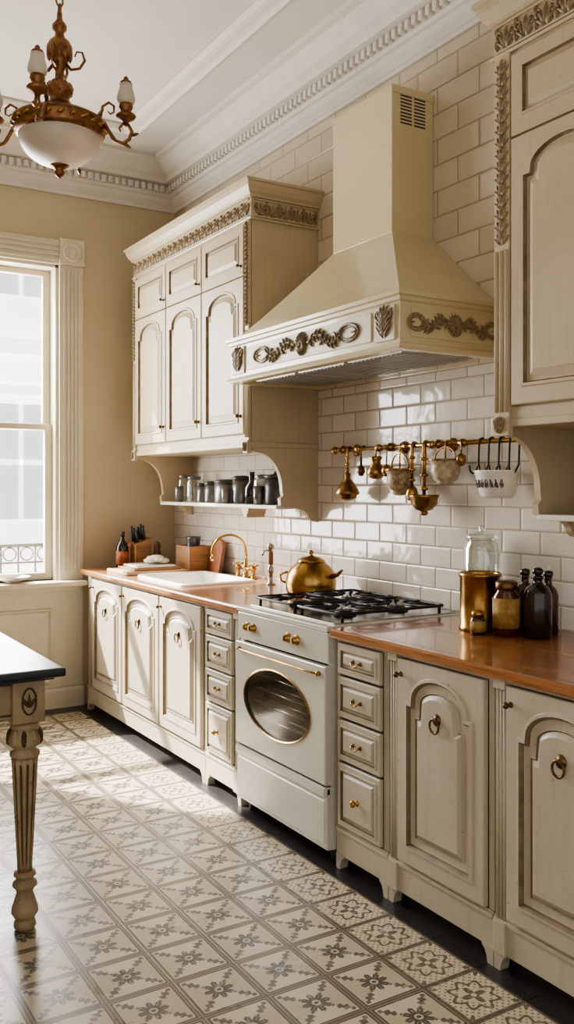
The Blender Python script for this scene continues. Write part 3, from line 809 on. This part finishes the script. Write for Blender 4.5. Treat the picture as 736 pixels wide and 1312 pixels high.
hang('spoon','small brass scoop hanging behind the patterned pot',3.225,.06,[(.004,0),(.02,-.012),(.024,-.03),(.016,-.052),(.0001,-.056)],BRASS,BRASS)
h=hang('hanging_pot','small brown patterned pot with beaded brass rim',3.13,.08,[(.062,0),(.067,-.006),(.062,-.012),(.056,-.03),(.058,-.06),(.046,-.09),(.030,-.10),(.032,-.110),(.024,-.118),(.0001,-.12)],BRASS,POT,cat='pot')
mb=MB();mb.tube([(RX-.015,3.13+.06*cos(t),RZ-.098+.07*sin(t)) for t in [pi*i/12 for i in range(13)]],.004,BRASS,6)
mb.tube([(RX-.015+.066*cos(t),3.13+.066*sin(t),RZ-.104) for t in [2*pi*i/24 for i in range(24)]],.004,BRASS,6,True);part(mb,'handle',h)
hang('spoon','long brass spoon hanging from the rail',3.045,.15,[(.004,0),(.022,-.02),(.028,-.045),(.018,-.07),(.0001,-.075)],BRASS,BRASS,hr=.007)
hang('ladle','wide brass ladle with long flat handle',2.965,.195,[(.062,0),(.066,-.004),(.06,-.012),(.056,-.04),(.036,-.064),(.014,-.070),(.018,-.078),(.012,-.088),(.0001,-.09)],BRASS,AB,hr=.009)
h=hang('hanging_pot','pale patterned pot with brass bail handle',2.83,.045,[(.068,0),(.072,-.005),(.066,-.012),(.06,-.03),(.062,-.05),(.05,-.085),(.034,-.096),(.036,-.104),(.0001,-.106)],BRASS,mat('pale_pot',C(200,186,160),C(144,122,94),.35,ns=45),cat='pot')
mb=MB();mb.tube([(RX-.015,2.83+.064*cos(t),RZ-.063+.05*sin(t)) for t in [pi*i/12 for i in range(13)]],.0035,BRASS,6)
mb.tube([(RX-.015+.0715*cos(t),2.83+.0715*sin(t),RZ-.068) for t in [2*pi*i/24 for i in range(24)]],.0035,BRASS,6,True)
part(mb,'handle',h)
hang('spoon','small brass scoop hanging near the black hooks',2.735,.025,[(.004,0),(.018,-.01),(.022,-.03),(.012,-.05),(.0001,-.054)],BRASS,AB)
for i,yy in enumerate((2.63,2.575,2.52,2.465,2.415)):
    mb=MB();z0=RZ
    mb.tube([(RX+.0145,yy,z0),(RX+.010,yy,z0+.011),(RX,yy,z0+.0145),(RX-.012,yy,z0+.010),(RX-.017,yy,z0-.02),(RX-.02,yy,z0-.095),(RX-.028,yy+.010,z0-.122),(RX-.030,yy+.024,z0-.126),(RX-.032,yy+.036,z0-.115),(RX-.033,yy+.038,z0-.095)],.0042,IRON,7)
    part(mb,'hook',label='black iron hook on the brass rail',cat='hook',group='black iron hooks')
# ceramic hanging bowl
bw=thing('bowl','white ceramic pot with dark floral script hung below hooks','bowl',(-.112,2.515,1.38))
bx,by,bz=-.112,2.515,1.388
mb=MB();mb.lathe([(.055,0),(.066,.01),(.078,.06),(.086,.095),(.09,.10),(.09,.106),(.082,.105),(.07,.05),(.055,.015),(.0001,.012)],(bx,by,bz),CERAM,28);part(mb,'body',bw)
mb=MB()
INK=mat('ink_brown',C(84,74,66),C(60,52,46),.6)
def onb(a,h):
    r=.0672+(h-.01)*.24+.0012
    return (bx+r*cos(a),by+r*sin(a),bz+h)
for k in range(7):
    ac=pi+.25+(k-3)*.25
    pts=[onb(ac+.075*cos(t)*(.3+.7*t/6.3),.055+.016*sin(t+k)) for t in [6.28*i/12 for i in range(13)]]
    mb.tube(pts,.0014,INK,5)
    pts=[onb(ac-.1+.2*i/8,.05+.010*sin(i*1.7+k)) for i in range(9)];mb.tube(pts,.001,INK,5)
part(mb,'decoration',bw)
# ---------------------------------------------------------------- brass pot
kt=thing('kettle','polished brass lidded pot with side handles near the stove','pot',(-.2,3.67,.9))
kx,ky=-.215,3.668
mb=MB();mb.lathe([(.095,0),(.112,.006),(.122,.03),(.124,.07),(.116,.11),(.098,.14),(.072,.16),(.068,.166)],(kx,ky,.9),BRASS,32);part(mb,'body',kt)
mb=MB();mb.lathe([(.07,.164),(.066,.175),(.045,.188),(.015,.194),(.008,.2),(.014,.208),(.014,.216),(.006,.222),(.0001,.223)],(kx,ky,.9),BRASS,24);part(mb,'lid',kt)
mb=MB();mb.tube([(kx+.05,ky-.105,1.0),(kx+.06,ky-.14,1.01),(kx+.062,ky-.165,1.03),(kx+.06,ky-.18,1.035)],[.012,.01,.008,.006],BRASS,8);part(mb,'spout',kt)
mb=MB();mb.tube([(kx-.085,ky+.085,.96),(kx-.105,ky+.105,.97),(kx-.11,ky+.11,1.0),(kx-.083,ky+.083,1.015)],.006,BRASS,8);part(mb,'handle',kt)
# ---------------------------------------------------------------- right jars
def bottle(name,label,cat,x,y,prof,mt,cap=None,capm=None,lab=None,group=None,z=.9,labm=LABEL,seg=20):
    mb=MB();mb.lathe(prof,(x,y,z),mt,seg);o=part(mb,name,label=label,cat=cat,group=group)
    if cap: 
        mb=MB();mb.lathe(cap,(x,y,z),capm,seg);part(mb,'lid',o)
    if lab:
        mb=MB();r,z0,z1=lab;mb.lathe([(r,z0),(r+.0012,z0),(r+.0012,z1),(r,z1)],(x,y,z),labm,seg);part(mb,'label',o)
    return o
GJ='jars and bottles on the worktop'
cn=bottle('canister','tall polished brass canister with beaded rims','canister',-.24,2.475,[(.074,0),(.078,.004),(.078,.012),(.074,.016),(.074,.195),(.079,.2),(.079,.21),(.073,.213),(.071,.205),(.07,.02),(.0001,.018)],BRASS,group=GJ,seg=32)
jr=bottle('glass_jar','tall clear glass jar with domed glass lid','jar',-.10,2.61,[(.066,0),(.07,.005),(.07,.29),(.06,.315),(.056,.325),(.053,.322),(.057,.312),(.066,.288),(.066,.008),(.0001,.006)],JAR,[(.06,.327),(.062,.335),(.05,.345),(.02,.352),(.008,.356),(.014,.368),(.012,.378),(.0001,.382)],JAR,group=GJ,seg=28)
bottle('jar','amber jar with ornate gold paper label and lid','jar',-.255,2.325,[(.043,0),(.048,.006),(.048,.14),(.036,.158),(.036,.168)],AMBER,[(.038,.166),(.040,.170),(.040,.190),(.03,.197),(.0001,.198)],BRASSD,(.0485,.03,.135),GJ)
bottle('jar','tiny amber jar with brass lid','jar',-.33,2.39,[(.024,0),(.027,.004),(.027,.055),(.02,.065)],AMBER,[(.023,.064),(.023,.085),(.0001,.088)],BRASS,(.0275,.012,.05),GJ)
bottle('bottle','dark brown glass apothecary bottle with round shoulders','bottle',-.20,2.228,[(.042,0),(.048,.006),(.048,.155),(.04,.176),(.02,.190),(.016,.196),(.016,.206),(.021,.211),(.021,.218)],BLACKG,[(.012,.216),(.012,.222),(.019,.227),(.019,.240),(.01,.247),(.0001,.248)],BLACKG,None,GJ)
bottle('bottle','slender amber glass bottle with stopper','bottle',-.13,2.355,[(.034,0),(.037,.005),(.037,.14),(.03,.162),(.014,.18),(.013,.20),(.017,.205)],AMBER,[(.012,.204),(.018,.21),(.018,.228),(.0001,.232)],BLACKG,None,GJ)
bottle('bottle','dark amber bottle with stopper standing by the wall','bottle',-.105,2.268,[(.034,0),(.037,.005),(.037,.14),(.03,.162),(.014,.178),(.013,.20),(.017,.205)],AMBER,[(.012,.204),(.018,.21),(.018,.226),(.0001,.23)],BLACKG,None,GJ)
# ---------------------------------------------------------------- left counter items
bottle('bottle','black oil bottle with orange label and cap','bottle',-.47,5.52,[(.036,0),(.04,.005),(.04,.14),(.032,.165),(.014,.185),(.013,.215)],BLACKG,[(.015,.213),(.017,.218),(.017,.24),(.0001,.243)],DARK,(.0405,.03,.115),GJ,labm=mat('orange_label',C(170,104,60),C(120,60,34),.6,ns=40))
kb=thing('knife_block','oak knife block filled with dark-handled knives','knife block',(-.36,5.50,.9))
mb=MB();poly=[(-.05,0),(.06,0),(.06,.20),(-.05,.16)]
mb.prism(poly,lambda p,t:(-.36+p[0],t,.90+p[1]),5.44,5.57,WOODB);part(mb,'block',kb)
for i in range(3):
    for j in range(2):
        mb=MB();x=-.385+j*.045;y=5.465+i*.04;z=1.068+j*.016+.0
        mb.tube([(x,y,z),(x-.012,y,z+.085+.01*((i+j)%3))],[.010,.0085],IRON,8);mb.lathe([(.0105,0),(.0105,.008)],(x,y,z),BRASSD,8)
        part(mb,'knife',kb)
bottle('pepper_mill','turned dark wood pepper mill','mill',-.27,5.42,[(.026,0),(.03,.01),(.02,.04),(.026,.09),(.018,.12),(.024,.14),(.02,.165),(.006,.175),(.0001,.18)],mat('dark_wood',C(92,54,30),C(60,34,18),.4))
BOARD=mat('board_pale',C(206,182,146),C(182,154,116),.5,stretch=(1,10,1))
mb=MB();mb.box(-.62,-.22,5.06,5.40,.9005,.920,BOARD,.005);part(mb,'cutting_board',label='pale wooden chopping board lying beside the sink',cat='cutting board')
mb=MB();mb.box(-.56,-.25,5.09,5.37,.9205,.936,WOODB,.005);part(mb,'cutting_board',label='darker wooden board stacked on the pale board',cat='cutting board')
mb=MB();mb.box(-.53,-.28,5.11,5.35,.9365,.950,CERAM,.005);part(mb,'tray',label='white ceramic slab stacked on the chopping boards',cat='tray')
mb=MB()
for k in range(7): mb.blob((-.35+.045*cos(k*.9),5.24+.05*sin(k*.9),.9505+.017+.006*(k%3)),.034,CLOTH,(1.1,1.1,.5),12)
mb.blob((-.35,5.24,.985),.04,CLOTH,(1.2,1.2,.5),14)
part(mb,'folded_linen',label='crumpled pale linen cloth lying on the tray',cat='cloth')
mb=MB()
bxx,byy=-.13,5.17
mb.box(bxx-.075,bxx+.075,byy-.10,byy-.088,.9,1.06,WOODB,.002);mb.box(bxx-.075,bxx+.075,byy+.088,byy+.10,.9,1.06,WOODB,.002)
mb.box(bxx-.075,bxx-.063,byy-.088,byy+.088,.9,1.06,WOODB,.002);mb.box(bxx+.063,bxx+.075,byy-.088,byy+.088,.9,1.06,WOODB,.002);mb.box(bxx-.063,bxx+.063,byy-.088,byy+.088,.9,.91,WOODB)
bb=part(mb,'utensil_box',label='open oak box holding a dark tin pitcher',cat='box')
bottle('pitcher','dark tin pitcher standing in the oak box','pitcher',bxx,byy,[(.045,.011),(.05,.015),(.05,.12),(.042,.15),(.045,.2),(.05,.215),(.044,.212),(.04,.15),(.0001,.1)],CHAR)
mb=MB();L=[(4.90,.9005),(5.06,.9005),(5.06,1.05)]+[(4.98+.08*cos(t),1.05+.06*sin(t)) for t in [pi*i/10 for i in range(1,10)]]+[(4.90,1.05)]
mb.prism(L,lambda p,t:(-.06+t+(.9-p[1])*-.18,p[0],p[1]),-.03,-.008,COPPER);part(mb,'wooden_board',label='copper-brown round-topped board leaning on the tiles',cat='board')
# shelf jars
GS='jars and tins on the open shelf'
def sj(y,r,h,kind,x=-.13):
    z=1.3355
    if kind=='g': bottle('glass_jar','clear lidded glass jar on the shelf','jar',x,y,[(r*.92,0),(r,.004),(r,h*.8),(r*.8,h*.9)],JAR,[(r*.85,h*.89),(r*.9,h),(r*.3,h*1.02),(.0001,h*1.04)],PEWTER,None,GS,z)
    if kind=='p': bottle('canister','grey pewter canister on the shelf','canister',x,y,[(r*.97,0),(r,.003),(r,h*.86)],PEWTER,[(r*1.04,h*.85),(r*1.04,h*.93),(r*.6,h),(.0001,h)],CHAR,None,GS,z)
    if kind=='d': bottle('canister','dark charcoal lidded canister on the shelf','canister',x,y,[(r*.97,0),(r,.003),(r,h*.85)],CHAR,[(r*1.04,h*.84),(r*1.04,h*.92),(r*.3,h*.97),(r*.25,h*1.05),(.0001,h*1.07)],CHAR,None,GS,z)
    if kind=='m': bottle('tin_cup','small grey tin cup on the shelf','cup',x,y,[(r*.85,0),(r,h),(r*.95,h),(r*.8,.004),(.0001,.004)],PEWTER,None,None,None,GS,z)
    if kind=='b': bottle('bottle','dark bottle with narrow neck on the shelf','bottle',x,y,[(r,0),(r,h*.5),(r*.4,h*.68),(r*.4,h*.95),(r*.55,h)],BLACKG,None,None,None,GS,z)
for a in [(5.30,.045,.17,'g'),(5.16,.05,.16,'g'),(5.03,.04,.12,'p'),(4.90,.05,.13,'p'),(4.69,.085,.14,'p'),(4.53,.055,.16,'p'),(4.41,.04,.18,'b'),(4.28,.055,.16,'g'),(4.13,.07,.17,'d'),(5.23,.03,.10,'m',-.2),(4.58,.028,.09,'m',-.205),(4.20,.032,.10,'m',-.205)]: sj(*a)
bottle('bottle','dark bottle with narrow neck on the shelf','bottle',-.13,1.80,[(.04,0),(.04,.08),(.015,.12),(.015,.17)],BLACKG,None,None,None,GS,1.3355)
# ---------------------------------------------------------------- table
TX0,TX1,TY0,TY1=-2.95,-1.70,2.82,4.75
tb=thing('table','painted worktable with dark slate top and fluted turned legs','table',((TX0+TX1)/2,(TY0+TY1)/2,0))
mb=MB();mb.box(TX0,TX1,TY0,TY1,.822,.852,SLATE,.01);mb.box(TX0+.03,TX1-.03,TY0+.03,TY1-.03,.812,.823,SLATE,.003);part(mb,'top',tb)
TP=mat('table_paint',C(172,152,120),C(136,116,86),.5,wear=C(86,66,46),wearamt=.06,ns=9)
TG=mat('table_glaze',C(88,66,44),C(58,42,28),.55,ns=30)
mb=MB()
mb.box(TX0+.09,TX1-.09,TY0+.075,TY0+.1,.69,.813,TP,.003);mb.box(TX0+.09,TX1-.09,TY1-.1,TY1-.075,.69,.813,TP,.003)
mb.box(TX0+.075,TX0+.1,TY0+.09,TY1-.09,.69,.813,TP,.003);mb.box(TX1-.1,TX1-.075,TY0+.09,TY1-.09,.69,.813,TP,.003)
mb.box(TX0+.14,TX1-.14,TY0+.07,TY0+.076,.70,.706,TG);mb.box(TX0+.14,TX1-.14,TY0+.07,TY0+.076,.798,.803,TG)
part(mb,'apron',tb)
for lx in(TX1-.105,TX0+.105):
    for ly in(TY0+.105,TY1-.105):
        mb=MB();w=.052
        mb.box(lx-w,lx+w,ly-w,ly+w,.675,.812,TP,.005)
        for FF,ca in((YF(ly-w),lx),(KF(lx-w),ly)):
            mb.tube([FF(ca+.022*cos(t),.745+.042*sin(t),.001) for t in [2*pi*i/24 for i in range(24)]],.0032,TG,6,True)
            for k in range(3): mb.leaf(FF,ca,.725,pi/2+(k-1)*.6,.045,.014,.006,TG)
        P=[(.030,.675),(.045,.668),(.047,.655),(.040,.648),(.052,.63),(.056,.612),(.05,.598),(.036,.588),(.034,.582),(.047,.575),(.049,.566),(.044,.558)]
        mb.lathe(P,(lx,ly,0),TP,48)
        for k in range(10):
            a=2*pi*k/10
            FL=lambda u,v,d,a=a:(lx+(.047+d)*cos(a)-u*sin(a),ly+(.047+d)*sin(a)+u*cos(a),v)
            mb.leaf(FL,0,.595,pi/2,.058,.026,.014,TG if k%2 else TP)
        n=14;P=[(.044-.020*(i/n),.556-.366*i/n) for i in range(n+1)]
        mb.lathe(P,(lx,ly,0),TP,80,None,(.2,.545,10,.22))
        for k in range(10):
            a=2*pi*(k+.5)/10;mb.tube([(lx+.0345*cos(a),ly+.0345*sin(a),.54),(lx+.0185*cos(a),ly+.0185*sin(a),.21)],[.0045,.0025],TG,5)
        P=[(.024,.19),(.034,.185),(.036,.175),(.028,.168),(.027,.16),(.038,.152),(.04,.142),(.03,.132),(.026,.12),(.034,.095),(.042,.07),(.043,.055),(.034,.04),(.026,.034),(.034,.026),(.036,.012),(.03,.0)]
        mb.lathe(P,(lx,ly,0),TP,32)
        part(mb,'leg',tb)
# ---------------------------------------------------------------- chandelier
cx_,cy_=-1.528,3.448
cd=thing('chandelier','antique bronze chandelier with frosted bowl and candle lamps','chandelier',(cx_,cy_,2.65))
base=radians(-31.5)
mb=MB();c0=(cx_,cy_,0)
mb.lathe([(.150,2.79),(.166,2.797),(.176,2.812),(.172,2.825),(.182,2.838),(.18,2.852),(.165,2.86),(.15,2.87),(.12,2.88),(.08,2.90),(.05,2.92),(.035,2.945),(.05,2.965),(.055,2.985),(.04,3.0),(.02,3.01),(.016,3.05),(.026,3.065),(.032,3.09),(.045,3.11),(.05,3.14),(.04,3.165),(.022,3.18),(.016,3.2),(.028,3.215),(.028,3.23),(.012,3.25),(.01,3.28)],c0,CHAND,36)
for k in range(24):
    a=2*pi*k/24
    FL=lambda u,v,d,a=a:(cx_+(.172+d)*cos(a)-u*sin(a),cy_+(.172+d)*sin(a)+u*cos(a),v)
    mb.leaf(FL,-.016,2.822,.5,.04,.022,.014,BRASS)
for k in range(10):
    a=2*pi*k/10
    FL=lambda u,v,d,a=a:(cx_+(.042+d)*cos(a)-u*sin(a),cy_+(.042+d)*sin(a)+u*cos(a),v)
    mb.leaf(FL,0,3.09,pi/2,.07,.03,.010,CHAND)
    FL=lambda u,v,d,a=a:(cx_+(.036+d)*cos(a)-u*sin(a),cy_+(.036+d)*sin(a)+u*cos(a),v)
    mb.leaf(FL,0,2.95,pi/2,.06,.026,.018,CHAND)
for k in range(4):
    a=base-radians(3)+k*pi/2
    A=lambda r,z:(cx_+cos(a)*r,cy_+sin(a)*r,z-.075)
    mb.tube([A(.02,3.16),A(.045,3.13),A(.08,3.135),A(.10,3.165),A(.09,3.195),A(.068,3.2),A(.06,3.18)],[.007,.007,.006,.006,.005,.004,.003],CHAND,7)
part(mb,'frame',cd)
mb=MB();mb.lathe([(.158,2.80)]+[(.158*cos(pi/2*i/10)+(1e-4 if i==10 else 0),2.797-.118*sin(pi/2*i/10)) for i in range(11)],c0,FROST,36);part(mb,'shade',cd)
mb=MB();mb.lathe([(.034,2.692),(.038,2.683),(.026,2.673),(.014,2.666),(.022,2.655),(.014,2.642),(.0001,2.632)],c0,CHAND,18)
for k in range(8):
    a=2*pi*k/8
    FL=lambda u,v,d,a=a:(cx_+v*cos(a)-u*sin(a),cy_+v*sin(a)+u*cos(a),2.688-d)
    mb.leaf(FL,0,.015,pi/2,.04,.02,.004,CHAND)
part(mb,'finial',cd)
for k in range(4):
    a=base-radians(3)+k*pi/2
    ux,uy=cos(a),sin(a)
    A=lambda r,z:(cx_+ux*r,cy_+uy*r,z-.075)
    mb=MB()
    pts=[A(.06,2.975),A(.10,2.955),A(.14,2.945),A(.175,2.925),A(.20,2.88),A(.22,2.85),A(.25,2.84),A(.275,2.855),A(.285,2.885),A(.272,2.91),A(.25,2.915),A(.236,2.90),A(.240,2.885)]
    mb.tube(pts,[.0075]*9+[.007,.006,.005,.004],CHAND,8)
    pts=[A(.16,2.935),A(.17,2.985),A(.195,3.0),A(.215,2.985),A(.215,2.962),A(.20,2.955),A(.192,2.965)]
    mb.tube(pts,[.006,.006,.006,.005,.004,.004,.003],CHAND,7)
    FR=lambda u,v,d:(cx_+ux*u-uy*d,cy_+uy*u+ux*d,v-.075)
    for (u,v,g,l) in((.2,2.875,-.9,.045),(.25,2.842,-.6,.04),(.15,2.945,.9,.04),(.28,2.87,.2,.035)):
        mb.leaf(FR,u,v,g,l,.018,.009,CHAND);mb.leaf(lambda u_,v_,d_:FR(u_,v_,-d_),u,v,g,l,.018,.009,CHAND)
    p=A(.262,0);p=(p[0],p[1],-.075)
    mb.lathe([(.009,2.905),(.013,2.925),(.034,2.935),(.040,2.945),(.034,2.952),(.016,2.957),(.022,2.968),(.028,2.98),(.026,2.992)],p,CHAND,18)
    ar=part(mb,'arm',cd)
    mb=MB();mb.lathe([(.024,2.988),(.034,3.0),(.036,3.015),(.030,3.04),(.024,3.06),(.026,3.068)],p,FROST,20)
    mb.lathe([(.024,3.066),(.022,3.078),(.010,3.086),(.010,3.094),(.0001,3.102)],p,CHAND,16);part(mb,'lamp',ar)
mb=MB()
z=3.27;i=0
while z<3.585:
    ax=(1,0) if i%2 else (0,1)
    mb.tube([(cx_+ax[0]*.013*cos(t),cy_+ax[1]*.013*cos(t),z+.02+.023*sin(t)) for t in [2*pi*q/14 for q in range(14)]],.0042,CHAND,6,True)
    z+=.036;i+=1
part(mb,'chain',cd)
mb=MB();mb.lathe([(.012,3.58),(.02,3.59),(.05,3.60),(.06,3.612),(.06,3.62)],c0,CHAND,24);part(mb,'canopy',cd)
# ---------------------------------------------------------------- lighting
w=bpy.data.worlds.new('World');S.world=w;w.use_nodes=True
bg=w.node_tree.nodes['Background'];bg.inputs[0].default_value=(1,.975,.945,1);bg.inputs[1].default_value=1.1
sd=bpy.data.lights.new('sun','SUN');sd.energy=30;sd.angle=radians(1.2);sd.color=(1,.96,.90)
so=bpy.data.objects.new('sun',sd);COL.objects.link(so)
so.rotation_euler=Vector((1.65,-2.4,-2.8)).to_track_quat('-Z','Y').to_euler();so.location=(-4,9,8)
ad=bpy.data.lights.new('window_daylight','AREA');ad.shape='RECTANGLE';ad.size=1.5;ad.size_y=2.0;ad.energy=200;ad.color=(1,.985,.96)
ao=bpy.data.objects.new('window_daylight',ad);COL.objects.link(ao);ao.location=(-1.63,YB+.3,1.9)
ao.rotation_euler=Vector((.15,-1,-.1)).to_track_quat('-Z','Z').to_euler()
# ---------------------------------------------------------------- camera
cam=bpy.data.cameras.new('camera');co=bpy.data.objects.new('camera',cam);COL.objects.link(co)
co.location=(-2.6,0,1.43);co.rotation_euler=(pi/2,0,-radians(31.5))
cam.sensor_fit='VERTICAL';cam.sensor_height=36;cam.sensor_width=24;cam.lens=1150/1312*36
cam.shift_y=-32/1312;cam.clip_start=.05
S.camera=co
try:
    S.view_settings.view_transform='AgX';S.view_settings.look='AgX - Medium High Contrast'
except Exception as e: print(e)
